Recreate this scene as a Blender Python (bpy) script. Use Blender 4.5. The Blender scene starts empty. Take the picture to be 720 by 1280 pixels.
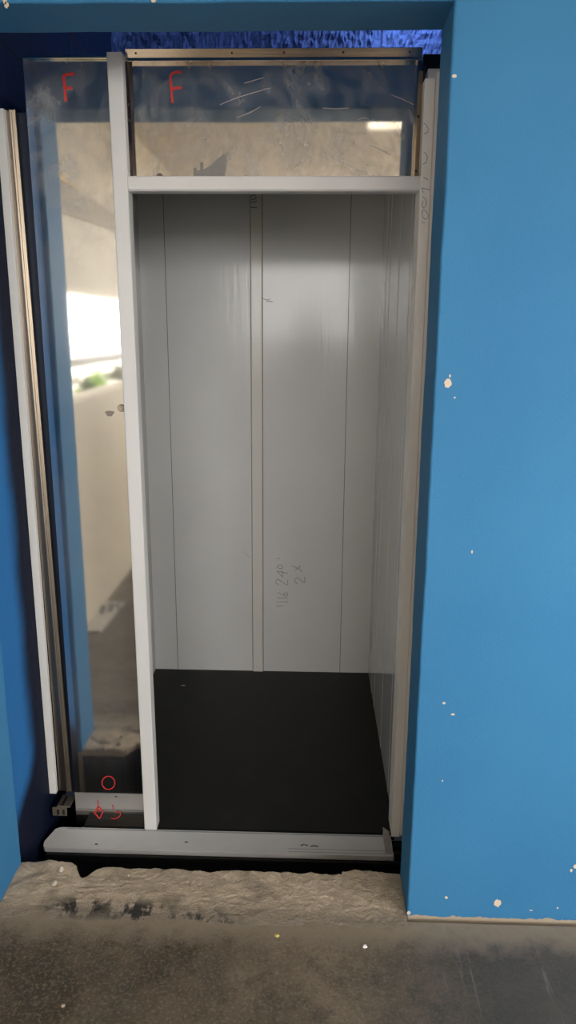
import bpy, bmesh, math, random
from mathutils import Vector, Matrix, noise
random.seed(7)
S = bpy.context.scene
COL = S.collection

# ------------------------------------------------------------------ camera, light, exposure
F_PX, CAM_D, CAM_H, PITCH, YAW, ROLL = 935.31, 1.6152, 1.4542, .2413, .0297, .0060
MP = .4337                                    # plane of the mirror-polished cab front
_f = Vector((-math.sin(YAW)*math.cos(PITCH), math.cos(YAW)*math.cos(PITCH), -math.sin(PITCH)))
_r = Vector((math.cos(YAW), math.sin(YAW), 0)); _u = _r.cross(_f)
CR = _r*math.cos(ROLL)+_u*math.sin(ROLL); CU = -_r*math.sin(ROLL)+_u*math.cos(ROLL); CF = _f
CC = Vector((0, -CAM_D, CAM_H))
cd = bpy.data.cameras.new('camera'); cam = bpy.data.objects.new('camera', cd); COL.objects.link(cam)
cd.sensor_fit = 'VERTICAL'; cd.sensor_height = 36; cd.sensor_width = 36*720/1280
cd.lens = F_PX/1280*36; cd.clip_start = .01
cam.matrix_world = Matrix(((CR.x, CU.x, -CF.x, CC.x), (CR.y, CU.y, -CF.y, CC.y), (CR.z, CU.z, -CF.z, CC.z), (0, 0, 0, 1)))
S.camera = cam

SKY_LOW, SKY_HIGH = 1.9, 15
W = bpy.data.worlds.new('sky'); S.world = W; W.use_nodes = True
wt = W.node_tree; bg = wt.nodes['Background']                       # hazy bright sky, brightest low behind the photographer
tc = wt.nodes.new('ShaderNodeTexCoord'); dt = wt.nodes.new('ShaderNodeVectorMath'); dt.operation = 'DOT_PRODUCT'
GLOW = Vector((.47, -.86, .20)).normalized(); dt.inputs[1].default_value = GLOW
wt.links.new(tc.outputs['Generated'], dt.inputs[0])
mr = wt.nodes.new('ShaderNodeMapRange'); mr.interpolation_type = 'SMOOTHSTEP'
mr.inputs[1].default_value = .55; mr.inputs[2].default_value = 1.0; mr.inputs[3].default_value = SKY_LOW; mr.inputs[4].default_value = SKY_HIGH
wt.links.new(dt.outputs['Value'], mr.inputs[0]); wt.links.new(mr.outputs[0], bg.inputs['Strength'])
bg.inputs['Color'].default_value = (1.0, .97, .92, 1)
sl = bpy.data.lights.new('sun', 'SUN'); sl.energy = 16; sl.angle = .02; sl.color = (1, .95, .86)
so = bpy.data.objects.new('sun', sl); COL.objects.link(so)
so.rotation_euler = Vector((0, -.5, -.866)).to_track_quat('-Z', 'Y').to_euler()   # over the roof, on to the yard behind
S.view_settings.view_transform = 'Standard'; S.view_settings.look = 'None'
S.view_settings.gamma = 1; S.view_settings.exposure = 0; S.view_settings.use_curve_mapping = False
S.cycles.use_denoising = True
S.cycles.max_bounces = 10; S.cycles.diffuse_bounces = 6; S.cycles.glossy_bounces = 6
S.cycles.sample_clamp_indirect = 8

def portal(name, loc, rot, sx, sy):           # tells the renderer where the sky comes in; gives no light itself
    l = bpy.data.lights.new(name, 'AREA'); l.shape = 'RECTANGLE'; l.size = sx; l.size_y = sy
    l.cycles.is_portal = True
    o = bpy.data.objects.new(name, l); COL.objects.link(o); o.location = loc; o.rotation_euler = rot
    return o
# hall: X -1.1 .. XR, Y YB .. 0, Z 0 .. ZC
XL, XR, YB, ZC = -1.10, 2.7, -4.7, 2.60
RS, RH = .75, 2.40                            # the big opening on the right: sill and head
portal('daylight_right', (XR+.12, -2.3, (RS+RH)/2), (0, math.pi/2, 0), RH-RS, 4.2)
portal('daylight_left', (XL-.16, -1.775, 1.365), (0, -math.pi/2, 0), .51, 1.65)
BZ0, BZ1, BX0, BX1 = 1.0, 2.45, -.85, 2.5
portal('daylight_back', ((BX0+BX1)/2, YB-.2, (BZ0+BZ1)/2), (math.pi/2, 0, 0), BX1-BX0, BZ1-BZ0)

# ------------------------------------------------------------------ helpers
def lin(r, g, b):
    f = lambda c: (c/255/12.92 if c/255 <= .04045 else ((c/255+.055)/1.055)**2.4)
    return (f(r), f(g), f(b), 1)

def onY(u, v, Y):                             # a point of the photo, carried to the plane y = Y
    d = CF+CR*((u-360)/F_PX)-CU*((v-640)/F_PX)
    return CC+d*((Y-CC.y)/d.y)

class NT:
    def __init__(s, name):
        s.m = bpy.data.materials.new(name); s.m.use_nodes = True; s.t = s.m.node_tree
        s.b = s.t.nodes['Principled BSDF']
    def n(s, typ, **kw):
        o = s.t.nodes.new(typ)
        for k, v in kw.items():
            if k in o.inputs: s.set(o.inputs[k], v)
            else: setattr(o, k, v)
        return o
    def set(s, sock, v):
        if isinstance(v, bpy.types.NodeSocket): s.t.links.new(v, sock)
        else: sock.default_value = v
    def p(s, **kw):
        for k, v in kw.items(): s.set(s.b.inputs[k.replace('_', ' ')], v)
    def co(s): return s.n('ShaderNodeTexCoord').outputs['Object']
    def noise(s, scale, detail=4, rough=.55, vec=None, stretch=None):
        v = vec or s.co()
        if stretch:
            mp = s.n('ShaderNodeMapping', Vector=v); mp.inputs['Scale'].default_value = stretch; v = mp.outputs[0]
        return s.n('ShaderNodeTexNoise', Vector=v, Scale=scale, Detail=detail, Roughness=rough).outputs['Fac']
    def ramp(s, fac, a, b, ca=(0, 0, 0, 1), cb=(1, 1, 1, 1)):
        r = s.n('ShaderNodeValToRGB', Fac=fac); e = r.color_ramp.elements
        e[0].position, e[0].color, e[1].position, e[1].color = a, ca, b, cb
        return r.outputs['Color']
    def mix(s, fac, a, b, typ='MIX'):
        m = s.n('ShaderNodeMix', data_type='RGBA', blend_type=typ)
        s.set(m.inputs[0], fac); s.set(m.inputs[6], a); s.set(m.inputs[7], b)
        return m.outputs[2]
    def math(s, op, a, b=0.0):
        m = s.n('ShaderNodeMath', operation=op); s.set(m.inputs[0], a); s.set(m.inputs[1], b); return m.outputs[0]
    def bump(s, h, strength=.3, dist=.01):
        b = s.n('ShaderNodeBump', Height=h, Strength=strength, Distance=dist)
        s.set(s.b.inputs['Normal'], b.outputs[0])
    def axis(s, k):
        return s.n('ShaderNodeSeparateXYZ', Vector=s.co()).outputs[k]

def plain(name, col, rough=.5, metal=0, var=.12, scale=30, bump=0):
    m = NT(name); f = m.noise(scale)
    c2 = tuple(c*(1-var) for c in col[:3])+(1,)
    m.p(Base_Color=m.mix(f, col, c2), Roughness=rough, Metallic=metal)
    if bump: m.bump(f, bump, .004)
    return m.m

def tag(o, label=None, cat=None, group=None, kind=None):
    for k, v in (('label', label), ('category', cat), ('group', group), ('kind', kind)):
        if v: o[k] = v
    return o

def empty(name, loc, label, cat, group=None):
    o = bpy.data.objects.new(name, None); COL.objects.link(o); o.location = loc; o.empty_display_size = .05
    return tag(o, label, cat, group)

def root_loc(o):
    while o.parent: o = o.parent
    return o.location

class MB:                                     # collects geometry in world coordinates, links it as ONE mesh
    def __init__(s): s.bm = bmesh.new(); s.mi = 0
    def face(s, pts):
        f = s.bm.faces.new([s.bm.verts.new(p) for p in pts]); f.material_index = s.mi; return f
    def box(s, x0, x1, y0, y1, z0, z1, bev=0, seg=2, rot=None, piv=None):
        n0 = len(s.bm.verts)
        t = bmesh.new(); bmesh.ops.create_cube(t, size=1)
        for v in t.verts:
            v.co = Vector((x0+(v.co.x+.5)*(x1-x0), y0+(v.co.y+.5)*(y1-y0), z0+(v.co.z+.5)*(z1-z0)))
        if bev: bmesh.ops.bevel(t, geom=t.edges[:], offset=bev, segments=seg, affect='EDGES', profile=.6)
        s._add(t, rot, piv)
    def _add(s, t, rot=None, piv=None):
        mp = {}
        for v in t.verts:
            c = v.co.copy()
            if rot is not None: c = rot @ (c-piv)+piv
            mp[v] = s.bm.verts.new(c)
        for f in t.faces:
            try:
                g = s.bm.faces.new([mp[v] for v in f.verts]); g.material_index = s.mi; g.smooth = f.smooth
            except ValueError: pass
        t.free()
    def loft(s, rings, close=True, caps=True, smooth=False):
        vs = [[s.bm.verts.new(p) for p in r] for r in rings]
        n = len(rings[0])
        for a, b in zip(vs, vs[1:]):
            for i in range(n if close else n-1):
                f = s.bm.faces.new((a[i], a[(i+1) % n], b[(i+1) % n], b[i])); f.smooth = smooth; f.material_index = s.mi
        if caps and close:
            s.bm.faces.new(vs[0][::-1]).material_index = s.mi; s.bm.faces.new(vs[-1]).material_index = s.mi
    def cyl(s, a, b, r0, r1=None, n=20, bev=0):
        a, b = Vector(a), Vector(b); r1 = r0 if r1 is None else r1; d = (b-a).normalized()
        x = d.orthogonal().normalized(); y = d.cross(x)
        prof = [(0, r0), (1, r1)] if not bev else [(0, r0-bev), (bev/(b-a).length, r0), (1-bev/(b-a).length, r1), (1, r1-bev)]
        s.loft([[a+(b-a)*t+(x*math.cos(2*math.pi*i/n)+y*math.sin(2*math.pi*i/n))*r for i in range(n)] for t, r in prof], smooth=True)
    def prism(s, poly, axis, a, b, bev=0):    # polygon (2 coords) swept along an axis
        def P(p, h):
            return {'x': (h, p[0], p[1]), 'y': (p[0], h, p[1]), 'z': (p[0], p[1], h)}[axis]
        t = bmesh.new(); A = [t.verts.new(P(p, a)) for p in poly]; B = [t.verts.new(P(p, b)) for p in poly]; n = len(poly)
        for i in range(n): t.faces.new((A[i], A[(i+1) % n], B[(i+1) % n], B[i]))
        t.faces.new(A[::-1]); t.faces.new(B)
        bmesh.ops.recalc_face_normals(t, faces=t.faces[:])
        if bev: bmesh.ops.bevel(t, geom=t.edges[:], offset=bev, segments=2, affect='EDGES', profile=.6)
        s._add(t)
    def ribbon(s, pts, w, nrm, lift=.0006):   # a pen stroke lying on a surface
        nrm = Vector(nrm); pts = [Vector(p)+nrm*lift for p in pts]
        if len(pts) > 2:                       # smooth it
            q = []
            for i in range(len(pts)-1):
                p0, p1, p2, p3 = pts[max(0, i-1)], pts[i], pts[i+1], pts[min(len(pts)-1, i+2)]
                for k in range(5):
                    t = k/5
                    q.append(.5*((2*p1)+(p2-p0)*t+(2*p0-5*p1+4*p2-p3)*t*t+(3*p1-p0-3*p2+p3)*t**3))
            pts = q+[pts[-1]]
        L, R = [], []
        for i, p in enumerate(pts):
            d = (pts[min(i+1, len(pts)-1)]-pts[max(i-1, 0)]).normalized(); sd = d.cross(nrm).normalized()
            ww = w*.5*(.75+.25*noise.noise(p*90))
            L.append(s.bm.verts.new(p+sd*ww)); R.append(s.bm.verts.new(p-sd*ww))
        for i in range(len(pts)-1):
            s.bm.faces.new((L[i], R[i], R[i+1], L[i+1])).material_index = s.mi
    def blob(s, c, r, sub=2, amp=.25, freq=1.5, sq=(1, 1, 1), seed=0, smooth=False):
        t = bmesh.new(); bmesh.ops.create_icosphere(t, subdivisions=sub, radius=1)
        for v in t.verts:
            k = 1+amp*noise.noise(v.co*freq+Vector((seed*7.3, seed*3.1, 0)))
            v.co = Vector((c[0]+v.co.x*r*k*sq[0], c[1]+v.co.y*r*k*sq[1], c[2]+v.co.z*r*k*sq[2]))
        for f in t.faces: f.smooth = smooth
        s._add(t)
    def build(s, name, mats, parent=None, recalc=True):
        if recalc: bmesh.ops.recalc_face_normals(s.bm, faces=s.bm.faces[:])
        if parent is not None:
            off = root_loc(parent)
            for v in s.bm.verts: v.co -= off
        me = bpy.data.meshes.new(name); s.bm.to_mesh(me); s.bm.free()
        for m in (mats if isinstance(mats, (list, tuple)) else [mats]): me.materials.append(m)
        o = bpy.data.objects.new(name, me); COL.objects.link(o)
        if parent is not None: o.parent = parent
        return o
def struct(o): o['kind'] = 'structure'; return o

# ------------------------------------------------------------------ materials
def blue_paint():
    m = NT('blue_wall_paint')
    big = m.noise(1.6, 3); fine = m.noise(22, 6, .6); grain = m.noise(260, 3)
    base = m.mix(m.ramp(big, .35, .7), (.042, .178, .355, 1), (.033, .152, .32, 1))
    base = m.mix(m.ramp(fine, .66, .78), base, (.04, .145, .31, 1))              # grubby scuffs
    scr = m.ramp(m.noise(9, 8, .75, stretch=(1, 1, 5)), .74, .80)
    base = m.mix(m.math('MULTIPLY', scr, .5), base, (.22, .33, .46, 1))          # pale rubs
    z = m.axis(2); edge = m.noise(30, 3)
    low = m.math('LESS_THAN', m.math('SUBTRACT', z, m.math('MULTIPLY', edge, .022)), -.009)
    base = m.mix(low, base, (.34, .285, .22, 1))                                  # bare plaster along the floor
    m.p(Base_Color=base, Roughness=.6, Specular_IOR_Level=.1)
    m.bump(m.mix(.4, m.noise(14, 5), grain), .35, .004)
    return m.m
def shaft_paint():
    m = NT('shaft_blue_plaster')
    n = m.noise(34, 6, .7)
    m.p(Base_Color=m.mix(m.ramp(n, .3, .75), (.018, .05, .24, 1), (.045, .12, .42, 1)), Roughness=.75)
    m.bump(n, .9, .02)
    return m.m
def shaded_side_paint():                        # blue paint with shade painted in, darkest deeper in and low down
    m = NT('blue_with_painted_shade')
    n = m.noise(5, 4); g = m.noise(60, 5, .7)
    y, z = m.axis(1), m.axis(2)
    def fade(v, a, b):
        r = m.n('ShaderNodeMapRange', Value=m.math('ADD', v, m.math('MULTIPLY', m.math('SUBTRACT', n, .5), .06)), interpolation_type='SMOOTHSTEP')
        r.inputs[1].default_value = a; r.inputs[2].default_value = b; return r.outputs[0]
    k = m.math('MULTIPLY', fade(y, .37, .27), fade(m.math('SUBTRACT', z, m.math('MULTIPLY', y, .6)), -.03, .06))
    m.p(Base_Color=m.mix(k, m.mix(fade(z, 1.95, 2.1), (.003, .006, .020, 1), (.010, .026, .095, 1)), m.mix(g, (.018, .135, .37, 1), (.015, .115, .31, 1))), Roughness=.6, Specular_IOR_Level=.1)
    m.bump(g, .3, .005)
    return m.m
def shaft_joint():
    return plain('dark_joint', (.012, .02, .06, 1), .9)
def concrete_floor():
    m = NT('dirty_concrete_floor')
    a = m.noise(2.2, 6, .62); b = m.noise(13, 8, .7); c = m.noise(120, 4, .7)
    col = m.mix(m.ramp(a, .40, .62), (.048, .036, .023, 1), (.155, .122, .088, 1))
    col = m.mix(m.ramp(b, .45, .72), col, (.05, .045, .038, 1))
    col = m.mix(m.math('MULTIPLY', m.ramp(m.noise(34, 8, .75), .5, .7), .5), col, (.17, .14, .10, 1))
    col = m.mix(m.math('MULTIPLY', m.ramp(c, .50, .68), .55), col, (.24, .20, .15, 1))
    g2 = m.noise(75, 6, .8); col = m.mix(m.math('MULTIPLY', m.ramp(g2, .52, .66), .55), col, (.028, .024, .018, 1))
    x = m.axis(0)                                                                # the trodden, darker lane on the right
    lane = m.n('ShaderNodeMapRange', Value=m.math('ADD', x, m.math('MULTIPLY', a, .35))); lane.inputs[1].default_value = .30; lane.inputs[2].default_value = .62
    col = m.mix(m.math('MULTIPLY', lane.outputs[0], .7), col, (.042, .046, .05, 1))
    y = m.axis(1)                                                                # sandy mortar strip towards the shaft
    st = m.n('ShaderNodeMapRange', Value=m.math('ADD', y, m.math('MULTIPLY', m.math('SUBTRACT', b, .5), .22))); st.inputs[1].default_value = -.125; st.inputs[2].default_value = -.045
    sand = m.mix(m.ramp(b, .3, .75), (.26, .215, .165, 1), (.165, .135, .10, 1))
    col = m.mix(st.outputs[0], col, sand)
    w = m.ramp(m.noise(5, 8, .8, stretch=(6, .7, 1)), .64, .72)
    col = m.mix(m.math('MULTIPLY', w, .25), col, (.3, .27, .23, 1))
    sk = m.math('MULTIPLY', m.ramp(m.noise(4, 6, .7, stretch=(14, .8, 1)), .60, .68), m.math('MULTIPLY', lane.outputs[0], m.math('SUBTRACT', 1.0, st.outputs[0])))
    col = m.mix(m.math('MULTIPLY', sk, .4), col, (.22, .21, .19, 1))
    m.p(Base_Color=col, Roughness=.72, Specular_IOR_Level=.3)
    m.bump(m.mix(.5, b, c), .5, .006)
    return m.m
def mortar():
    m = NT('rough_sand_mortar')
    b = m.noise(26, 8, .7); c = m.noise(170, 4, .7); a = m.noise(7, 5)
    col = m.mix(m.ramp(b, .3, .72), (.52, .43, .33, 1), (.33, .27, .20, 1))
    col = m.mix(m.ramp(a, .56, .70), col, (.18, .15, .12, 1))
    cr = m.noise(48, 8, .75, stretch=(.7, 1, 1))
    col = m.mix(m.math('MULTIPLY', m.ramp(cr, .56, .66), .45), col, (.12, .095, .07, 1))
    y = m.axis(1)                                                                # greyer and more trodden towards the hall
    tr = m.n('ShaderNodeMapRange', Value=m.math('ADD', y, m.math('MULTIPLY', m.math('SUBTRACT', b, .5), .08))); tr.inputs[1].default_value = .035; tr.inputs[2].default_value = -.03
    col = m.mix(tr.outputs[0], col, m.mix(m.ramp(b, .3, .75), (.27, .23, .185, 1), (.17, .145, .115, 1)))
    # dark oily stains at the front of the step
    def spot(cx, cy, r0, sy):
        v = m.n('ShaderNodeMapping', Vector=m.co()); v.inputs['Location'].default_value = (-cx, -cy*sy, 0); v.inputs['Scale'].default_value = (1, sy, 0)
        l = m.n('ShaderNodeVectorMath', operation='LENGTH'); m.set(l.inputs[0], v.outputs[0])
        r = m.n('ShaderNodeMapRange', Value=l.outputs['Value']); r.inputs[1].default_value = r0; r.inputs[2].default_value = r0*.35
        return r.outputs[0]
    sp = m.math('MAXIMUM', m.math('MAXIMUM', spot(-.57, -.004, .13, 2.6), spot(-.43, -.012, .13, 2.6)), spot(-.27, -.045, .13, 2.0))
    stain = m.math('MULTIPLY', sp, m.ramp(m.noise(17, 7, .7, stretch=(1.3, .7, 1)), .46, .53))
    col = m.mix(stain, col, (.04, .037, .035, 1))
    m.p(Base_Color=col, Roughness=.9, Specular_IOR_Level=.2)
    m.bump(m.mix(.45, cr, c), 1.0, .012)
    return m.m
def cab_paint(name, col, rough=.12, spec=.30):
    m = NT(name)
    v = m.noise(2.5, 4); h = m.noise(60, 3, .6, stretch=(1, 1, .06))
    c = m.mix(m.ramp(v, .35, .7), col, tuple(q*.93 for q in col[:3])+(1,))
    m.p(Base_Color=c, Roughness=rough, Specular_IOR_Level=spec)
    m.bump(m.mix(.5, m.noise(1.8, 2), h), .05, .02)
    return m.m
def mirror_steel():
    m = NT('mirror_polished_steel')
    cl = m.noise(9, 6, .65); sm = m.noise(3.5, 5, .6); z = m.axis(2)
    top = m.n('ShaderNodeMapRange', Value=z); top.inputs[1].default_value = 1.62; top.inputs[2].default_value = 1.95
    low = m.n('ShaderNodeMapRange', Value=z); low.inputs[1].default_value = .45; low.inputs[2].default_value = .2
    wp = m.n('ShaderNodeVectorMath', operation='ADD'); m.set(wp.inputs[0], m.co())   # swirly wiping smears
    dn = m.n('ShaderNodeTexNoise', Vector=m.co(), Scale=3.0, Detail=2.0)
    sc = m.n('ShaderNodeVectorMath', operation='SCALE'); m.set(sc.inputs[0], dn.outputs['Color']); sc.inputs['Scale'].default_value = .35
    m.set(wp.inputs[1], sc.outputs[0])
    smear = m.noise(10, 6, .62, wp.outputs[0], (1.6, 1, .8))
    d = m.math('MULTIPLY', m.ramp(m.mix(.35, smear, cl), .43, .74), m.math('MULTIPLY', top.outputs[0], .72))
    base = m.math('MULTIPLY', m.ramp(sm, .25, .7), m.math('SUBTRACT', .16, m.math('MULTIPLY', low.outputs[0], .12)))
    d = m.math('ADD', d, base)
    m.p(Base_Color=(.70, .68, .65, 1), Metallic=1.0, Roughness=m.math('ADD', m.math('MULTIPLY', sm, .05), .025))
    dust = m.n('ShaderNodeBsdfDiffuse', Color=(.32, .315, .31, 1))
    mx = m.n('ShaderNodeMixShader', Fac=d); m.t.links.new(m.b.outputs[0], mx.inputs[1]); m.t.links.new(dust.outputs[0], mx.inputs[2])
    m.t.links.new(mx.outputs[0], m.t.nodes['Material Output'].inputs['Surface'])
    m.bump(m.noise(1.3, 2), .03, .02)
    return m.m
def brushed(name, col, rough=.22, stretch=(1, 1, .03)):
    m = NT(name); n = m.noise(120, 4, .6, stretch=stretch)
    m.p(Base_Color=m.mix(n, col, tuple(q*.75 for q in col[:3])+(1,)), Metallic=1.0, Roughness=rough); m.bump(n, .05, .003)
    return m.m
def rubber():
    m = NT('black_rubber'); n = m.noise(7, 6, .65); f = m.noise(240, 3)
    m.p(Base_Color=m.mix(m.ramp(n, .5, .8), (.0085, .0088, .0086, 1), (.016, .0155, .0145, 1)), Roughness=.34, Specular_IOR_Level=.14)
    m.bump(f, .12, .002); return m.m
def leaf():
    m = NT('hedge_leaves'); n = m.noise(9, 4)
    m.p(Base_Color=m.mix(n, (.10, .26, .03, 1), (.30, .42, .06, 1)), Roughness=.6); return m.m
def emit(name, col, s):
    m = NT(name); m.p(Base_Color=(.8, .8, .8, 1), Emission_Color=col, Emission_Strength=s); return m.m

BLUE, SHAFT, JOINT, SHADED = blue_paint(), shaft_paint(), shaft_joint(), shaded_side_paint()
PLASTER = plain('chipped_plaster', (.66, .56, .44, 1), .9, var=.35, scale=200)
FLOOR, MORTAR = concrete_floor(), mortar()
CAB = cab_paint('grey_cab_paint', (.72, .728, .735, 1))
SIDE = cab_paint('glossy_side_paint', (.62, .63, .64, 1), .09, .55)
STRIP = cab_paint('pale_strip_paint', (.75, .74, .715, 1))
WHITE = cab_paint('white_frame_paint', (.56, .555, .555, 1), .4)
IVORY = cab_paint('ivory_post_paint', (.80, .77, .73, 1), .4)
MIRROR = mirror_steel()
STEEL = brushed('steel_trim', (.55, .47, .38, 1), .16)
STEELH = brushed('steel_ledge', (.68, .60, .54, 1), .16, (.03, 1, 1))
STEELD = brushed('worn_steel', (.42, .345, .265, 1), .38)
BRONZE = brushed('bronze_steel', (.42, .35, .28, 1), .28)
ALU = plain('grey_sill_film', (.55, .55, .555, 1), .5, 0, .2, 14)
DARKM = plain('dark_steel', (.02, .02, .021, 1), .3, .6)
DULL = plain('galvanised_bracket', (.30, .26, .21, 1), .45, .8, .5, 60)
BLACK = plain('black_slot', (.004, .004, .004, 1), .6)
RUBBER = rubber()
RED = plain('red_marker', (.62, .03, .025, 1), .7, var=.3, scale=300)
INK = plain('blue_pen', (.10, .12, .30, 1), .7, var=.3, scale=300)
INKF = plain('faded_pen', (.27, .285, .35, 1), .7, var=.35, scale=300)
PALE = plain('pale_scratch', (.72, .71, .68, 1), .7)
GREYMARK = plain('grey_scuff', (.25, .25, .25, 1), .7)
SEAM = plain('panel_gap', (.18, .185, .185, 1), .6)
BEIGE = plain('cream_wall_paint', (.66, .575, .44, 1), .6, var=.12, scale=3)
TAN = plain('tan_ceiling', (.62, .55, .47, 1), .8, var=.12, scale=4)
GREYP = plain('grey_rail_paint', (.30, .30, .31, 1), .5)
CARD = plain('grey_board', (.50, .46, .40, 1), .8, var=.2, scale=12)
BLACKINK = plain('black_marker', (.012, .012, .012, 1), .7)
CONC = plain('yard_concrete', (.55, .52, .47, 1), .9, var=.2, scale=2)
BRICK = plain('ochre_facade', (.62, .36, .17, 1), .9, var=.3, scale=2)
LEAF = leaf()
STONE = plain('pale_stone', (.50, .44, .36, 1), .9, var=.3, scale=80, bump=.4)

# ------------------------------------------------------------------ the setting
OL, ORR, OH, OT = -.7888, .2612, 2.0577, .1515           # the opening and the wall's thickness
def edge(z, k, a=.0016): return a*(noise.noise(Vector((z*6.0, k*9.1, 0)))+.6*noise.noise(Vector((z*26, k*4.7, 3))))
def round_pts(c, d0, d1, r):                             # rounded corner, from the d0 side to the d1 side
    o = []
    for i in range(4):
        t = i/3*math.pi/2
        o.append((c[0]+d0[0]*r*(1-math.sin(t))+d1[0]*r*(1-math.cos(t)), c[1]+d0[1]*r*(1-math.sin(t))+d1[1]*r*(1-math.cos(t))))
    return o
w = MB()
N = 90
for side in (1, -1):
    rings = []
    for i in range(N+1):
        z = -.25+(OH+.25)*i/N
        xe = (ORR if side == 1 else OL)
        e0, e1 = edge(z, side), edge(z, side+5)
        far = XR+.1 if side == 1 else XL-.2
        ring = [(far, 0)]+round_pts((xe+e0, 0), (side, 0), (0, 1), .005)+round_pts((xe+e1, OT), (0, -1), (side, 0), .007)+[(far, OT)]
        rings.append([(x, y, z) for x, y in ring])
    w.loft(rings)
rings = []
for i in range(60+1):
    x = XL-.2+(XR+.3-XL)*i/60
    e0, e1 = edge(x, 11), edge(x, 13)
    ring = [(0, ZC+.6)]+round_pts((0, OH+e0), (0, 1), (1, 0), .005)+round_pts((OT, OH+e1), (-1, 0), (0, 1), .007)+[(OT, ZC+.6)]
    rings.append([(x, y, z) for y, z in ring])
w.loft(rings)
w.mi = 1                                                  # chips where the plaster shows through
def chip(u, v, r, sx=1, n=14, y=0.0, seed=0):
    c = onY(u, v, y-.0007)
    w.face([(c.x+math.cos(a)*r*sx*k, c.y, c.z+math.sin(a)*r*k) for a, k in
            ((2*math.pi*i/n, 1+.35*noise.noise(Vector((i*1.3, seed, 0)))) for i in range(n))])
for i, (u, v, r, sx) in enumerate([(560, 479, .0095, .85), (562.5, 470, .0035, .6), (568.5, 497, .002, 1), (622, 1129, .011, .8), (558, 1122, .004, 1),
        (714, 1088, .005, .7), (719, 1083, .006, .7), (697, 1135, .0025, 1), (590, 690, .004, .5), (566, 893, .0025, 2), (553, 976, .0025, .7),
        (555, 879, .003, 1.2), (568, 95, .003, 1.6), (6, 1, .006, .7), (192, 1, .003, 1.5), (664, 1138, .0016, 3), (511, 1141, .006, .8), (8, 6, .006, .7)]):
    chip(u, v, r, sx, seed=i*3.1)
wf = struct(w.build('wall_front', [BLUE, PLASTER]))

fl = MB(); fl.box(XL-.2, XR+.2, YB-.2, -.02, -.25, 0); fl.box(XL-.2, OL-.01, -.02, .15, -.25, 0)
struct(fl.build('floor', FLOOR))

# rough mortar step inside the opening, broken along the shaft edge
t = MB(); NX, NY = 340, 80
X0, X1, Y0 = OL+.001, ORR-.001, -.075
grid = []
for i in range(NX+1):
    x = X0+(X1-X0)*i/NX; row = []
    yb = .147+.010*noise.noise(Vector((x*9, 2, 0)))+.006*noise.noise(Vector((x*33, 5, 0)))
    if x > .1: yb += .008
    if x < -.63: yb += .006
    notch = math.exp(-((x+.60)/.022)**2); yb -= .045*notch
    for j in range(NY+1):
        tt = j/NY; y = Y0+(yb-Y0)*tt
        h = .005*noise.noise(Vector((x*7, y*9, 1)))+.004*noise.noise(Vector((x*24, y*34, 4)))-.0038*abs(noise.noise(Vector((x*34, y*52, 7))))+.0022*noise.noise(Vector((x*95, y*120, 3)))+.0014*noise.noise(Vector((x*230, y*230, 5)))
        h += .0035*(1 if y > .012+.02*noise.noise(Vector((x*8, 3, 3))) else 0)*(1 if x < -.3 or x > .1 else .4)
        lump = math.exp(-((x+.69)/.075)**2)*max(0, min(1, (y+.0)/.06))
        h += .012*lump*(1+.8*noise.noise(Vector((x*22, y*22, 9))))
        h *= .72
        f = max(0, min(1, (y-Y0)/.06)); f = f*f*(3-2*f)
        z = -.004+f*(.007+h)
        if j > NY-3: z -= (j-NY+3)**2*.0009
        row.append(t.bm.verts.new((x, y, z)))
    row.append(t.bm.verts.new((x, yb+.003*noise.noise(Vector((x*60, 0, 8))), -.012)))
    row.append(t.bm.verts.new((x, yb+.004*noise.noise(Vector((x*40, 0, 2))), -.05)))
    row.append(t.bm.verts.new((x, yb-.01, -.25)))
    grid.append(row)
for a, b in zip(grid, grid[1:]):
    for j in range(len(a)-1):
        f = t.bm.faces.new((a[j], b[j], b[j+1], a[j+1])); f.smooth = True; f.material_index = int(j > NY)
struct(t.build('trim_1', [MORTAR, plain('dark_slab_edge', (.010, .014, .028, 1), .6, var=.5, scale=12)], recalc=False))  # slab face below the step edge, coloured darker than the mortar

# shaft behind the opening: inner side walls, back wall, pit
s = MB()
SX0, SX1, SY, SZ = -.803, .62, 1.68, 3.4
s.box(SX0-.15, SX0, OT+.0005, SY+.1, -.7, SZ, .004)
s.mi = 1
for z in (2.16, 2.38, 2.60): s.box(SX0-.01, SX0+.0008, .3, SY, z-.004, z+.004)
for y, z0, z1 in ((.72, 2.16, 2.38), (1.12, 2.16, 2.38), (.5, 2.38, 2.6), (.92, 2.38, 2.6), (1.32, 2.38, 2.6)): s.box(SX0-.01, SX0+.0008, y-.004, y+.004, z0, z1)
struct(s.build('wall_shaft_left', [SHADED, JOINT]))
s = MB(); s.box(SX1, SX1+.15, OT+.0005, SY+.1, -.7, SZ); struct(s.build('wall_shaft_right', SHAFT))
s = MB(); nx, nz = 190, 70; g = []                        # coarse spatter-dash plaster, really rough
for i in range(nx+1):
    x = SX0+(SX1-SX0)*i/nx; r = []
    for j in range(nz+1):
        z = 2.0+1.2*j/nz
        y = SY-.035*abs(noise.noise(Vector((x*22, z*22, 0))))-.03*abs(noise.noise(Vector((x*55, z*55, 5))))
        r.append(s.bm.verts.new((x, y, z)))
    g.append(r)
for a, b in zip(g, g[1:]):
    for j in range(nz): s.bm.faces.new((a[j], b[j], b[j+1], a[j+1]))
s.box(SX0, SX1, SY, SY+.1, -.7, SZ)
struct(s.build('wall_shaft_back', SHAFT))
s = MB(); s.box(SX0-.1, SX1+.1, -.02, SY+.1, -.8, -.7); struct(s.build('floor_pit', BLACK))
s = MB(); s.box(SX0-.1, SX1+.1, OT, SY+.1, SZ, SZ+.1); struct(s.build('ceiling_shaft', SHAFT))

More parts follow.
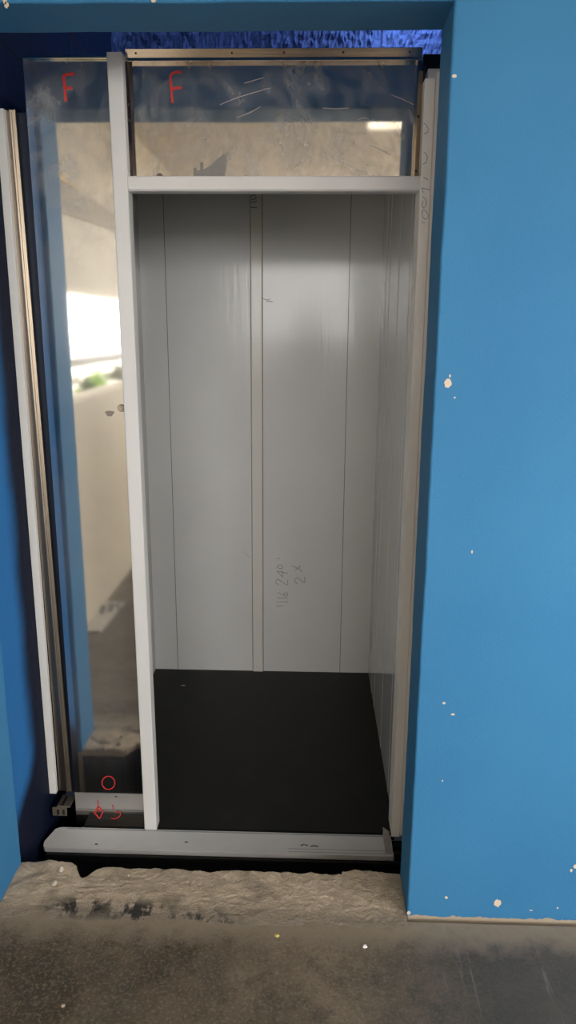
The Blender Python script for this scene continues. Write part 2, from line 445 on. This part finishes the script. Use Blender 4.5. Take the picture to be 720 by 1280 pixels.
# hall on this side of the wall
s = MB()                                                   # left side wall with a long low opening over a parapet
LZ0, LZ1, LY0, LY1 = 1.11, 1.62, -.95, -2.6
s.box(XL-.15, XL, YB, 0, 0, LZ0, .004); s.box(XL-.15, XL, YB, 0, LZ1, 1.95)
s.box(XL-.15, XL, LY0, 0, LZ0, LZ1); s.box(XL-.15, XL, YB, LY1, LZ0, LZ1); s.box(XL-.15, XL, YB, 0, 1.95, ZC)
struct(s.build('wall_left', BEIGE))
s = MB(); s.loft([[(XL, y, 1.90-.038*y), (XL+.008, y, 1.90-.038*y), (XL+.008, y, 2.064), (XL, y, 2.064)] for y in (YB+.6, -.3)])
struct(s.build('trim_2', TAN))
s = MB(); s.prism([(-.30, 2.066), (-1.24, 2.066), (-.96, 2.10), (-.30, 2.18)], 'x', XL, XL+.012); struct(s.build('trim_3', plain('painted_light_patch', (.80, .58, .26, 1), .6)))  # thin yellow wedge, its colour stands in for a lit patch here
wn = MB(); wn.box(XL-.10, XL-.05, LY1, LY0, 1.262, 1.300, .004); wn.box(XL-.08, XL-.072, LY1, LY0, 1.352, 1.360)
struct(wn.build('window_1', GREYP))
s = MB(); s.box(XL-.2, XR+.2, YB-.2, 0, ZC, ZC+.12)
for y in [-.6-.47*i for i in range(14)]: s.box(XL, XR, y-.006, y+.006, ZC-.004, ZC)
struct(s.build('ceiling', TAN))
s = MB(); s.box(XR, XR+.15, YB, 0, 0, RS); s.box(XR, XR+.15, YB, 0, RH, ZC)
for y0, y1 in ((-.28, 0), (-2.5, -2.3), (YB, -4.45)): s.box(XR, XR+.15, y0, y1, RS, RH)
struct(s.build('wall_right', BEIGE))
s = MB()
s.box(XL, XR, YB-.15, YB, 0, BZ0); s.box(XL, XR, YB-.15, YB, BZ1, ZC)
for x0, x1 in ((XL, BX0), (1.0, 1.1), (BX1, XR)): s.box(x0, x1, YB-.15, YB, BZ0, BZ1)
struct(s.build('wall_back', BEIGE))
s = MB(); s.box(BX0, 1.0, YB-.10, YB-.05, 1.20, 1.31, .004); s.box(1.1, BX1, YB-.10, YB-.05, 1.20, 1.31, .004); struct(s.build('window_2', GREYP))
s = MB(); s.box(-60, 60, -60, 60, -.5, -.3); gnd = struct(s.build('floor_yard', CONC))

# ------------------------------------------------------------------ the elevator cab
cab = empty('elevator_cab', (-.23, .95, -.09),
            'grey elevator cab with black rubber floor standing open in the blue shaft doorway', 'elevator')
FZ = -.06; BY = 1.51; CX0, CX1 = -.6925, .275; CT = 2.07
b = MB(); b.box(CX0-.03, CX1+.03, BY, BY+.04, FZ-.03, CT)
b.mi = 1
bseam = [((202, 240), (224, 836)), ((434, 240), (428, 836))]
for x in (-.590, .146):
    b.box(x-.0013, x+.0013, BY-.0006, BY+.001, FZ, CT)
back = b.build('back_wall', [CAB, SEAM], cab)
b = MB(); b.prism([(-.247, BY-.0002), (-.247, BY-.005), (-.2445, BY-.0075), (-.2045, BY-.0075), (-.202, BY-.005), (-.202, BY-.0002)], 'z', FZ, CT)
b.mi = 1
for x in (-.2485, -.2005): b.box(x-.0013, x+.0013, BY-.0012, BY, FZ, CT)
b.build('cover_strip', [STRIP, SEAM], back)
# right side wall: folded sheet panels with shallow vertical ribs
def side_profile(xs, sign, y0, y1):
    prof = []; y = y0
    pts = [(0, y0)]
    for yy in (.62, .90, 1.20, 1.335):
        pts += [(0, yy-.012), (.0012, yy-.008), (.0012, yy+.006), (0, yy+.010)]
    pts += [(0, y1)]
    return [(xs-sign*d, y) for d, y in pts]
pr = side_profile(CX1, 1, .425, BY)
b = MB(); b.prism(pr+[(CX1+.03, BY), (CX1+.03, .425)], 'z', FZ-.03, CT)
b.build('side_wall', SIDE, cab)
pr = side_profile(CX0, -1, .46, BY)
b = MB(); b.prism(pr+[(CX0-.03, BY), (CX0-.03, .46)], 'z', FZ-.03, CT)
b.build('side_wall', SIDE, cab)
b = MB(); b.box(CX0, CX1, .47, BY, CT-.03, CT+.02); b.build('cab_ceiling', plain('dark_grey_soffit', (.03, .032, .035, 1), .5), cab)
b = MB(); b.box(CX0, CX1, .402, BY, FZ-.025, FZ, .001); b.build('rubber_floor', RUBBER, cab)
tag(cab.children[-1], 'matt black rubber floor')

# pen marks
def strokes(name, mat, Y, w, lines, parent, lab=None, crop=None):
    m = MB()
    for L in lines:
        pts = []
        for u, v in L:
            if crop: u, v = crop[0]+u/crop[2], crop[1]+v/crop[2]
            p = onY(u, v, Y); p.y = Y; pts.append(p)
        m.ribbon(pts, w, (0, -1, 0))
    o = m.build(name, mat, parent, recalc=False)
    if lab: o['label'] = lab
    return o
strokes('pen_note', INKF, BY-.0003, .0034, [
    [(188, 628), (288, 632)],
    [(196, 578), (225, 592), (262, 612), (284, 603), (278, 583), (255, 586), (250, 603)],
    ], back, 'faded blue handwritten number 16 turned on its side', (320, 660, 7.2))
for ln in ([(180, 705), (245, 700)], [(185, 668), (290, 664)]): strokes('pen_note', INKF, BY-.0003, .0034, [ln], back, None, (320, 660, 7.2))
strokes('pen_note', INKF, BY-.0003, .0034, [
    [(205, 508), (182, 498), (182, 472), (200, 462), (235, 485), (284, 512), (282, 468)],
    [(188, 388), (232, 398), (285, 408)], [(188, 388), (212, 412), (236, 440)], [(232, 380), (240, 410), (238, 440)],
    [(186, 350), (215, 330), (238, 345), (236, 362), (210, 365), (190, 350)], [(190, 278), (212, 270)],
    ], back, 'faded blue handwritten number 240 turned on its side', (320, 660, 7.2))
strokes('pen_note', INKF, BY-.0003, .0036, [
    [(372, 500), (352, 485), (352, 460), (372, 448), (400, 465), (438, 490), (434, 440)],
    [(322, 338), (360, 355), (400, 376), (414, 396)], [(402, 338), (380, 360), (352, 380)],
    ], back, 'faded blue handwritten 2X turned on its side', (320, 660, 7.2))
strokes('scratch', PALE, BY-.0003, .0035, [[(330, 668), (336, 666.5), (347, 665.5), (354, 663)], [(355, 662.5), (362, 661), (370, 660), (374, 658)]], back, 'pale scratch')
strokes('scratch', GREYMARK, BY-.0003, .0016, [[(304, 689), (308, 693), (313, 697)]], back)
strokes('smudge', GREYMARK, BY-.0003, .004, [[(328, 373), (334, 375), (338, 374)], [(333, 376.5), (341, 377)]], back)
for ln in ([(313, 246), (318, 243.5), (320, 248), (314, 249.5)], [(313, 252), (318, 253), (321, 251)], [(313, 259), (322, 260)]): strokes('pen_note', INK, BY-.0085, .004, [ln], back)

# mirror-polished front panel on the left
PX0, PX1 = -.7255, -.505
b = MB()
b.box(PX0, PX1, MP, MP+.0015, -.088, 2.095)
b.box(PX0, PX0+.0015, MP+.0015, MP+.03, -.088, 2.095); b.box(PX1-.0015, PX1, MP+.0015, MP+.03, -.088, 2.095)
fp = b.build('front_panel', MIRROR, cab); fp['label'] = 'tall mirror-polished steel panel left of the cab entrance'
b = MB(); b.box(PX0, PX1, MP-.012, MP+.03, 2.0955, 2.099, .0008); b.box(PX0, PX1, MP+.02, MP+.03, 2.099, 2.112)
tl = b.build('top_lip', STEELH, fp)
b = MB(); b.prism([(PX1+.0005, MP-.0005), (PX1+.006, MP-.014), (PX1+.0072, MP-.0135), (PX1+.002, MP+.001)], 'z', -.06, 2.095); b.build('edge_lip', STEEL, fp)
k = onY(152, 510, MP)
b = MB(); n = 20
kx, kz = -.5205, k.z
for r0, r1, y0, y1 in ((.0095, .0085, MP, MP-.006),):
    b.cyl((kx, MP-.0002, kz), (kx, MP-.007, kz), .0105, .0092, 24, .0012)
    b.cyl((kx, MP-.007, kz), (kx, MP-.011, kz), .0055, .005, 20, .0008)
b.build('key_switch', STEEL, fp)
b = MB(); q = [onY(137+5*math.cos(a)*(1+.3*math.sin(3*a)), 517-4.2*math.sin(a)*(1+.2*math.cos(2*a)), MP-.0006) for a in [i*math.pi/10 for i in range(20)]]
b.face([(p.x, MP-.0006, p.z) for p in q]); b.build('dark_mark', plain('dark_brown_mark', (.20, .17, .14, 1), .4), fp)  # small dark brown mark beside the key switch
mk = lambda L, w=.0075, **kw: strokes('red_marking', RED, MP-.0004, w, L, fp, **kw)
mk([[(79, 96), (80.5, 104), (81.5, 116), (82.5, 127)], [(79, 96), (82, 93.5), (87, 93), (93, 92)], [(82, 110.5), (86, 110), (90.5, 110.5)]], .0085, lab='red hand-drawn letter F')
mk([[(135.5+8*math.cos(a), 978.5-8.2*math.sin(a)) for a in [i*math.pi/8+.4 for i in range(17)]]], .004, lab='red hand-drawn letter O')
mk([[(122.5, 1000), (122.8, 1006), (122.6, 1014)], [(117.5, 1015.5), (123, 1013), (129, 1013.5), (127, 1018), (124.4, 1023), (121, 1019), (118, 1016)], [(119, 1012), (123, 1009), (127, 1012)]], .0042, lab='red hand-drawn letter A')
mk([[(140, 1006.5), (141.5, 1009), (141, 1012)], [(143.5, 1015.5), (147, 1014), (150, 1015.5), (150.5, 1018.5), (147.3, 1022), (143, 1023.5), (139, 1022.5)]], .0032, lab='faint red hand-drawn letter S')

# transom: mirror panel over the entrance, screwed angles round it
TX0, TX1, TZ0, TZ1 = -.466, .262, 1.800, 2.092
b = MB(); b.box(TX0, TX1, MP, MP+.0015, TZ0, TZ1)
b.box(TX0, TX1, MP+.0015, MP+.03, TZ1-.0015, TZ1); b.box(TX0, TX1, MP+.0015, MP+.03, TZ0, TZ0+.0015)
tp = b.build('transom_panel', MIRROR, cab); tp['label'] = 'mirror-polished steel panel over the cab entrance'
b = MB(); b.box(TX0, TX1-.003, MP-.018, MP+.004, TZ1-.006, TZ1+.001, .001); b.prism([(MP+.0, TZ1+.003), (MP-.0110, TZ1+.003), (MP-.0175, TZ1+.022), (MP+.004, TZ1+.022)], 'x', TX0, TX1-.003, .001)
b.mi = 1
for u in (290, 429, 170, 355, 512):
    p = onY(u, 66, MP-.012); b.cyl((p.x, MP-.0135, TZ1+.013), (p.x, MP-.0175, TZ1+.012), .0026, .0022, 10)
    b.cyl((p.x, MP-.018, TZ1-.0025), (p.x, MP-.0195, TZ1-.0025), .0024, .002, 10)
b.build('top_angle', [STEELH, BLACK], tp)
for x0, x1, sg in ((TX0-.004, TX0+.013, 1), (TX1-.015, TX1+.002, -1)):
    b = MB(); xa, xb = (x0, x1)
    b.prism([(xa, MP-.002), (xa, MP-.017), (xa+.0045, MP-.019), (xb-.005, MP-.010), (xb, MP-.003), (xb, MP-.0005)], 'z', TZ0+.018, TZ1-.007, .0006)
    b.mi = 1
    for z in ((1.838, 1.955, 1.99) if sg == 1 else (1.838, 1.962)):
        b.cyl((xa+.008, MP-.013, z), (xa+.0075, MP-.019, z), .0035, .003, 10)
    b.build('side_angle', [STEEL, BLACK], tp)
b = MB(); q = [onY(u, v, MP-.0006) for u, v in ((242, 221), (242, 210), (245.5, 210), (246, 213), (250, 213), (250.5, 203), (254, 203), (254, 212), (261, 208), (270, 200), (279, 193), (284, 192.5), (283, 204), (281, 221))]
b.face([(p.x, MP-.0006, p.z) for p in q]); b.build('film_remnant', plain('grey_film', (.16, .15, .14, 1), .35, 0, .2, 60), tp)
b = MB(); q = [onY(u, v, MP-.0006) for u, v in ((195, 221), (196, 217.5), (200, 216), (203, 218), (204, 221))]
b.face([(p.x, MP-.0006, p.z) for p in q]); b.build('film_remnant', plain('brown_film', (.09, .07, .055, 1), .5), tp)
for ln in ([(305, 104), (316, 101), (330, 97)], [(275, 131), (300, 121), (338, 110)], [(296, 147), (312, 141), (326, 133)], [(404, 135), (420, 136), (436, 135)], [(448, 150), (454, 147), (461, 149)],
           [(488, 118), (503, 124), (517, 131)], [(462, 181), (474, 186), (487, 193)], [(322, 177), (334, 176), (345, 177)], [(420, 205), (426, 200), (432, 204)]):
    strokes('scratch', plain('fine_scratch', (.42, .42, .43, 1), .6), MP-.0004, .0014, [ln], tp)
strokes('red_marking', RED, MP-.0004, .0072, [[(213, 95), (213.6, 104), (214.5, 116), (215.6, 129)], [(213, 95), (217, 91), (222, 90), (227, 90.5)], [(215, 111.5), (221, 110), (228, 110)]], tp, 'red hand-drawn letter F')

# white door frame: post, header and the right jamb profile
b = MB(); rings = []
for z in (FZ, 2.098):
    dx = -.0025 if z > 1 else .0035
    rings.append([(x+dx, y, z) for x, y in ((-.5025, .3955), (-.5025, .3905), (-.5005, .3885), (-.4665, .3885), (-.4645, .3905), (-.4645, .4325), (-.5025, .4325))])
b.loft(rings); b.build('door_post', WHITE, cab)
b = MB(); b.prism([(.3885, 1.790), (.3885, 1.819), (.3905, 1.821), (.4325, 1.821), (.4325, 1.786), (.3925, 1.786)], 'x', -.4655, .2645, .0006)
b.build('header', WHITE, cab)
b = MB(); b.box(.2635, .2885, .385, .43, FZ, 2.038, .0015); b.box(.2635, .267, .43, .47, FZ, 2.038)
jp = b.build('jamb_post', IVORY, cab)
b = MB(); b.box(.2895, .325, .378, .428, FZ+.01, 2.050, .0015); b.build('jamb_flange', IVORY, jp)
jl = [[(529.5, 154), (533, 157), (535.2, 161.4), (533.8, 166), (529.8, 167)], [(529.5, 190), (533, 193), (534, 198), (532.5, 203), (528.5, 205)],
      [(529, 221.5), (532, 223), (534.8, 225)], [(526.8, 235), (531, 236), (537, 237.5)], [(527, 235), (529, 241)],
      [(528, 246), (531.9, 249), (532.8, 254.8), (530, 260), (527.5, 257), (528.5, 251)], [(528, 261.6), (532.8, 264.5), (535.5, 271), (531, 274), (527.4, 269), (528, 263)], [(526.8, 278), (531, 279)]]
for ln in jl: strokes('pen_note', INK, .3847, .0017, [ln], jp, 'blue handwritten figure on the jamb')

# sill with rounded left end, its dark apron and a shred of tape
b = MB(); zt = FZ
pts = [(-.752, .392), (-.765, .390), (-.776, .382), (-.7905, .325), (-.787, .305), (-.780, .2965), (.262, .2965), (.262, .392)]
b.prism([(x, y) for x, y in pts], 'z', zt-.016, zt, .0012)
b.mi = 1
for y in (.3865, .3835, .319, .306): b.box(-.05 if y < .38 else -.74, .24, y-.0007, y+.0007, zt-.001, zt+.0006)
sill = b.build('sill_plate', [ALU, GREYMARK], cab); sill['label'] = 'grey metal threshold plate across the cab entrance'
b = MB(); b.prism([(.2985, zt-.0165), (.288, zt-.0165), (.2865, zt-.019), (.2865, zt-.034), (.292, zt-.038), (.34, zt-.20), (.345, zt-.20), (.302, zt-.03)], 'x', -.775, .30)
b.build('sill_apron', DARKM, cab)
d = lambda uu, vv: CC+(CF+CR*((uu-360)/F_PX)-CU*((vv-640)/F_PX))*((zt-CC.z)/(CF+CR*((uu-360)/F_PX)-CU*((vv-640)/F_PX)).z)
for u, v, L in ((376, 1057, 9), (388, 1058.5, 10), (119, 1056, 3), (231, 1053.5, 4)):
    b = MB(); b.ribbon([d(u, v), d(u+L*.4, v-1), d(u+L, v)], .006, (0, 0, 1)); b.build('scuff', BLACK, sill, recalc=False)
b = MB()                                                   # torn tape at the right end
gr = []
for i in range(9):
    x = .238+.020*i/8; r = []
    for j in range(17):
        t_ = j/16; y = .40-.105*t_
        z = zt+.002+.004*abs(noise.noise(Vector((i*.6, j*.5, 1))))+(.02*(1-t_*5) if t_ < .2 else 0)*(1-i/10)
        if j > 14: z -= .008*(j-14)
        r.append(b.bm.verts.new((x+.004*noise.noise(Vector((j*.7, i*.1, 3))), y, z)))
    gr.append(r)
for a, c in zip(gr, gr[1:]):
    for j in range(16): b.bm.faces.new((a[j], c[j], c[j+1], a[j+1]))
tape = b.build('tape_shred', plain('dusty_tape', (.38, .35, .32, 1), .8, var=.4, scale=90), sill)
md = tape.modifiers.new('thick', 'SOLIDIFY'); md.thickness = .0015
b = MB(); b.box(.264, .318, .30, .384, FZ-.03, FZ-.012, .002); b.box(.264, .318, .312, .318, FZ-.012, FZ-.004); b.box(.264, .318, .345, .35, FZ-.012, FZ-.004)
b.build('rail_end', DARKM, cab)
b = MB(); b.box(.268, .36, .474, .482, 1.96, 2.118, .002); b.box(.268, .36, .482, .54, 2.112, 2.118, .001); b.build('corner_bracket', DARKM, cab)

# ------------------------------------------------------------------ guide post in the gap on the left
g = empty('door_guide_post', (-.78, .44, .03), 'white steel upright with bright steel channel in the gap left of the mirror panel', 'post')
GZ0, GZ1 = .033, 1.985
b = MB(); b.box(-.8025, -.7815, .426, .444, GZ0, GZ1, .0012); b.build('white_flange', WHITE, g)
def slant(poly, m, name):                      # the channel leans a little to the right towards its foot
    t = MB(); t.loft([[(x+dx*(.35 if x < -.78 else 1), y, z) for x, y in poly] for z, dx in ((GZ0, .012), (GZ1, -.008))]); t.build(name, m, g)
slant([(-.7812, .4445), (-.7635, .4445), (-.7635, .440), (-.7650, .440), (-.7650, .443), (-.7812, .443)], BRONZE, 'bronze_channel')
slant([(-.7632, .4455), (-.7632, .4385), (-.7590, .4392), (-.7583, .4412), (-.7548, .4418), (-.7540, .4392), (-.7492, .4400), (-.7485, .4455)], STEELD, 'steel_channel')
b = MB(); b.box(-.762, -.7265, .458, .462, GZ0-.03, GZ1-.002); b.build('dark_web', plain('dark_blue_steel', (.02, .027, .045, 1), .35, .3), g)
b = MB()
rot = Matrix.Rotation(math.radians(-8), 3, 'Z')
b.box(-.776, -.735, .41, .470, -.004, .002, .0008); b.box(-.790, -.745, .405, .410, -.03, -.002, .0008)
b.mi = 1
b.box(-.764, -.756, .412, .468, .0015, .0026); b.box(-.776, -.768, .4042, .4055, -.026, -.008); b.box(-.758, -.751, .4042, .4055, -.026, -.008)
b.build('foot_bracket', [DULL, BLACK], g)

# ------------------------------------------------------------------ loose bits on the floor
def onZ(u, v, Z):
    d = CF+CR*((u-360)/F_PX)-CU*((v-640)/F_PX); return CC+d*((Z-CC.z)/d.z)
def pebble(name, u, v, z, r, sq, mat, label, cat, seed, group=None):
    p = onZ(u, v, z); m = MB(); m.blob((p.x, p.y, z+r*sq[2]*.75), r, 3, .4, 1.6, sq, seed, True)
    return tag(m.build(name, mat), label, cat, group)
pebble('stone', 76.5, 1091, .004, .010, (.75, .7, 1.0), STONE, 'small pale stone standing on the broken back edge of the mortar step', 'stone', 1)
pebble('stone', 68, 1106, .008, .009, (.8, .8, .8), STONE, 'small pale stone lying in the crack of the mortar step, nearer than the other', 'stone', 2)
pebble('leaf_scrap', 346, 1170, 0, .006, (1, .8, .35), plain('yellow_leaf', (.50, .42, .12, 1), .7), 'tiny yellow scrap lying at the front of the mortar step', 'scrap', 3)
pebble('plaster_crumb', 456, 1184, 0, .0055, (1, .9, .6), plain('white_crumb', (.75, .70, .72, 1), .8), 'tiny white crumb lying on dark floor right of centre', 'crumb', 4)
pebble('plaster_crumb', 229, 857, FZ, .0055, (1.6, .7, .25), plain('pale_crumb', (.40, .40, .38, 1), .8), 'tiny pale flake lying at the back left of the black cab floor', 'crumb', 5)
pebble('plaster_crumb', 79, 1258, 0, .004, (1, .9, .5), plain('cream_crumb', (.50, .40, .30, 1), .8), 'tiny cream crumb on dark floor at the lower left', 'crumb', 6)

# ------------------------------------------------------------------ seen in the mirror: the hall behind
lf = empty('ceiling_light', (.40, -1.68, ZC), 'lit fluorescent ceiling light reflected in the top right of the mirror panel over the entrance', 'light')
b = MB(); b.prism([(.29, ZC), (.52, ZC), (.515, ZC-.035), (.295, ZC-.035)], 'y', -2.22, -1.05, .003); b.build('housing', plain('white_tray', (.75, .75, .73, 1), .5), lf)
b = MB(); b.box(.302, .508, -2.205, -1.065, ZC-.041, ZC-.034, .002); b.build('diffuser', emit('lamp_diffuser', (1, .84, .60, 1), 2.2), lf)

bd = MB()
bd.prism([(0, 0), (.085, 0), (.105, -.40), (0, -.40)], 'z', 0, .012, .002)
o = bd.build('floor_board', CARD)
o.location = (-1.098, -.90, .0005)
tag(o, 'pale board lying on the floor along the cream wall, marked 280, seen reflected in the mirror panel', 'board')
def mirr(u, v, Z):
    p = onZ(u, v, Z); return Vector((p.x+.032, 2*MP-p.y, Z))
b = MB(); zz = .0128
def L(*pts): b.ribbon([mirr(u, v, zz) for u, v in pts], .018, (0, 0, 1))
L((118, 764), (120, 758.5), (122, 757), (122.8, 760), (121, 765.5), (119, 767), (118, 764))
L((128, 764.5), (131, 763), (132.5, 760), (130, 758), (129, 756), (132, 754.8), (134, 756.5), (131.5, 759.5), (129, 761.5), (128, 764.5))
L((146.5, 755), (142, 754), (139, 755.5), (139.5, 758.5), (143, 760.5), (146, 762), (138.5, 763))
txt = b.build('black_marking', BLACKINK, None, recalc=False)
txt.parent = o; txt.matrix_parent_inverse = (Matrix.Translation(o.location) @ o.rotation_euler.to_matrix().to_4x4()).inverted()
txt['label'] = 'black number 280'

def bush(x, y, z0, r, h, seed, name, label, mat=LEAF):
    m = MB(); rnd = random.Random(seed)
    for i in range(420):
        a, e = rnd.uniform(0, 6.283), math.acos(rnd.uniform(-1, 1)); k = rnd.uniform(.55, 1)**.5
        k *= 1+.25*noise.noise(Vector((math.cos(a)*2, math.sin(a)*2, seed)))
        c = Vector((x+math.cos(a)*math.sin(e)*r*k, y+math.sin(a)*math.sin(e)*r*k, z0+h*.5+math.cos(e)*h*.5*k))
        d = Vector((rnd.gauss(0, 1), rnd.gauss(0, 1), rnd.gauss(0, .6))).normalized(); s_ = d.orthogonal().normalized(); l = rnd.uniform(.05, .10)
        m.face([c-d*l, c+s_*l*.45, c+d*l, c-s_*l*.45])
    o = m.build(name, mat); return tag(o, label, 'shrub')
bush(-2.5, -6.25, -.3, .33, 1.22, 3, 'shrub', 'yellow-green shrub in the yard beyond the parapet, middle one reflected in the mirror panel')
DARKLEAF = plain('dark_leaves', (.05, .08, .045, 1), .7, var=.4, scale=5)
bush(-2.5, -5.45, -.3, .36, 1.30, 5, 'shrub', 'dark grey-green shrub at the left of those reflected in the mirror panel', DARKLEAF)
bush(-2.5, -7.15, -.3, .38, 1.27, 8, 'shrub', 'dark grey-green shrub at the right of those reflected in the mirror panel', DARKLEAF)

# unseen lamp added above the cab to light the rough shaft plaster
lm = empty('added_shaft_lamp', (.36, 1.46, 2.86), 'unseen lamp added high in the shaft above the cab', 'lamp')
b = MB(); b.blob((.36, 1.46, 2.76), .035, 3, 0, 1, (1, 1, 1.25), 0, True); b.build('bulb', emit('bulb_glass', (.85, .92, 1, 1), 8), lm)
b = MB(); b.cyl((.36, 1.46, 2.80), (.36, 1.46, 2.86), .02, .017, 16, .002); b.cyl((.36, 1.46, 2.86), (.36, 1.46, 3.4), .004); b.build('socket', BLACK, lm)
pl = bpy.data.lights.new('added_shaft_lamp_light', 'POINT'); pl.energy = 6.5; pl.shadow_soft_size = .035; pl.color = (.9, .95, 1)
po = bpy.data.objects.new('added_shaft_lamp_light', pl); COL.objects.link(po); po.location = (.36, 1.46, 2.68)

# ------------------------------------------------------------------ the photographer: a soft grey reflection in the back wall of the cab
def skinned(name, V, Ed, mat, parent, sub=2, root=0):
    me = bpy.data.meshes.new(name); off = root_loc(parent)
    me.from_pydata([Vector(v[:3])-off for v in V], Ed, []); o = bpy.data.objects.new(name, me); COL.objects.link(o)
    sk = o.modifiers.new('skin', 'SKIN'); sk.use_smooth_shade = True
    if not me.skin_vertices: bpy.context.view_layer.update()
    lay = me.skin_vertices[0].data if me.skin_vertices else me.attributes
    for i, v in enumerate(V):
        r = v[3]; lay[i].radius = (r, v[4] if len(v) > 4 else r); lay[i].use_root = (i == root)
    ss = o.modifiers.new('sub', 'SUBSURF'); ss.levels = ss.render_levels = sub
    dg = bpy.context.evaluated_depsgraph_get(); ev = o.evaluated_get(dg)
    m2 = bpy.data.meshes.new_from_object(ev); o.modifiers.clear(); o.data = m2; bpy.data.meshes.remove(me)
    for p_ in m2.polygons: p_.use_smooth = True
    m2.materials.clear(); m2.materials.append(mat)
    o.parent = parent; return o
pr_ = empty('person', (0, -1.98, 0), 'person in dark shirt holding up a phone, a grey silhouette in the cab back wall', 'person')
SKIN = plain('skin', (.33, .19, .13, 1), .5); SHIRT = plain('dark_grey_shirt', (.05, .055, .065, 1), .85); TROU = plain('dark_trousers', (.03, .033, .04, 1), .85)
HAIR = plain('black_hair', (.01, .009, .008, 1), .6); SHOE = plain('dark_shoe', (.02, .02, .02, 1), .5)
PY = -1.98
V = [(0, PY, .86, .125, .09), (0, PY, 1.02, .115, .085), (0, PY+.01, 1.18, .135, .09), (0, PY, 1.31, .085, .065), (0, PY, 1.375, .046), (0, PY+.015, 1.43, .052, .056), (0, PY+.02, 1.50, .062, .078), (0, PY+.015, 1.575, .056, .068), (0, PY+.01, 1.612, .03, .036)]
Ed = [(i, i+1) for i in range(8)]
def chain(start, pts):
    k = start
    for p_ in pts: V.append(p_); Ed.append((k, len(V)-1)); k = len(V)-1
    return k
for sx in (-1, 1):
    wr = chain(3, [(sx*.165, PY, 1.30, .055), (sx*.245, PY+.07, 1.14, .040), (sx*.215, PY+.12, 1.09, .036), (sx*.13, PY+.24, 1.27, .031), (sx*.085, PY+.30, 1.37, .022)])
    pm = chain(wr, [(sx*.072, PY+.318, 1.405, .020, .014)])
    for q, (dx, dz, ln) in enumerate(((-.006, .040, .9), (-.016, .026, 1), (-.020, .008, .97), (-.018, -.012, .8))):
        a = Vector((sx*(.072), PY+.318, 1.405)); b_ = a+Vector((sx*dx*.8, .014, dz*.75)); c_ = b_+Vector((-sx*.024*ln, .012, .006*ln)); d_ = c_+Vector((-sx*.020*ln, -.006, 0))
        chain(pm, [(*b_, .0085), (*c_, .0078), (*d_, .0065)])
    a = Vector((sx*.072, PY+.318, 1.405)); chain(wr, [(sx*.070, PY+.295, 1.392, .010), (sx*.052, PY+.300, 1.415, .0085), (sx*.036, PY+.318, 1.425, .007)])
    chain(0, [(sx*.085, PY, .78, .082), (sx*.095, PY+.01, .46, .054), (sx*.10, PY-.01, .28, .050), (sx*.10, PY-.01, .085, .032), (sx*.105, PY+.05, .04, .032), (sx*.11, PY+.14, .03, .026)])
body = skinned('body', V, Ed, SKIN, pr_)
V, Ed = [(0, PY, .84, .150, .108), (0, PY, 1.02, .138, .103), (0, PY+.01, 1.18, .155, .108), (0, PY, 1.305, .105, .082), (0, PY, 1.355, .058)], [(0, 1), (1, 2), (2, 3), (3, 4)]
for sx in (-1, 1): chain(3, [(sx*.17, PY, 1.298, .068), (sx*.245, PY+.07, 1.15, .053), (sx*.228, PY+.105, 1.10, .050)])
skinned('shirt', V, Ed, SHIRT, pr_)
V, Ed = [(0, PY, .87, .142, .105)], []
for sx in (-1, 1): chain(0, [(sx*.088, PY, .77, .096), (sx*.097, PY+.01, .46, .068), (sx*.10, PY-.01, .26, .060), (sx*.10, PY-.01, .085, .055)])
skinned('trousers', V, Ed, TROU, pr_)
for sx in (-1, 1):
    m = MB(); m.blob((sx*.107, PY+.06, .036), .12, 3, .05, 1, (.40, 1.0, .30), 3, True); m.build('shoe', SHOE, pr_)
    m = MB(); m.blob((sx*.026, PY+.083, 1.515), .0105, 2, 0, 1, (1, .8, .8), 0, True); m.build('eye', plain('eye', (.6, .6, .58, 1), .2), pr_)
    m = MB(); m.blob((sx*.068, PY+.012, 1.505), .026, 3, .15, 2, (.35, .6, 1.1), 2, True); m.build('ear', SKIN, pr_)
m = MB(); m.blob((0, PY+.098, 1.488), .017, 3, .1, 2, (.8, .9, 1.2), 1, True); m.build('nose', SKIN, pr_)
m = MB(); m.blob((0, PY+.09, 1.452), .020, 3, .1, 2, (1.1, .35, .35), 1, True); m.build('mouth', plain('lips', (.28, .11, .09, 1), .5), pr_)
m = MB(); m.blob((0, PY-.006, 1.553), .085, 4, .06, 4, (.88, .98, .92), 1, True); m.build('hair', HAIR, pr_)
ph = MB(); ph.box(-.055, .022, -1.6335, -1.6255, 1.345, 1.485, .0035, 3)
tag(ph.build('phone', plain('black_phone', (.015, .015, .017, 1), .2)), 'black phone held up by the person reflected in the back wall', 'phone')
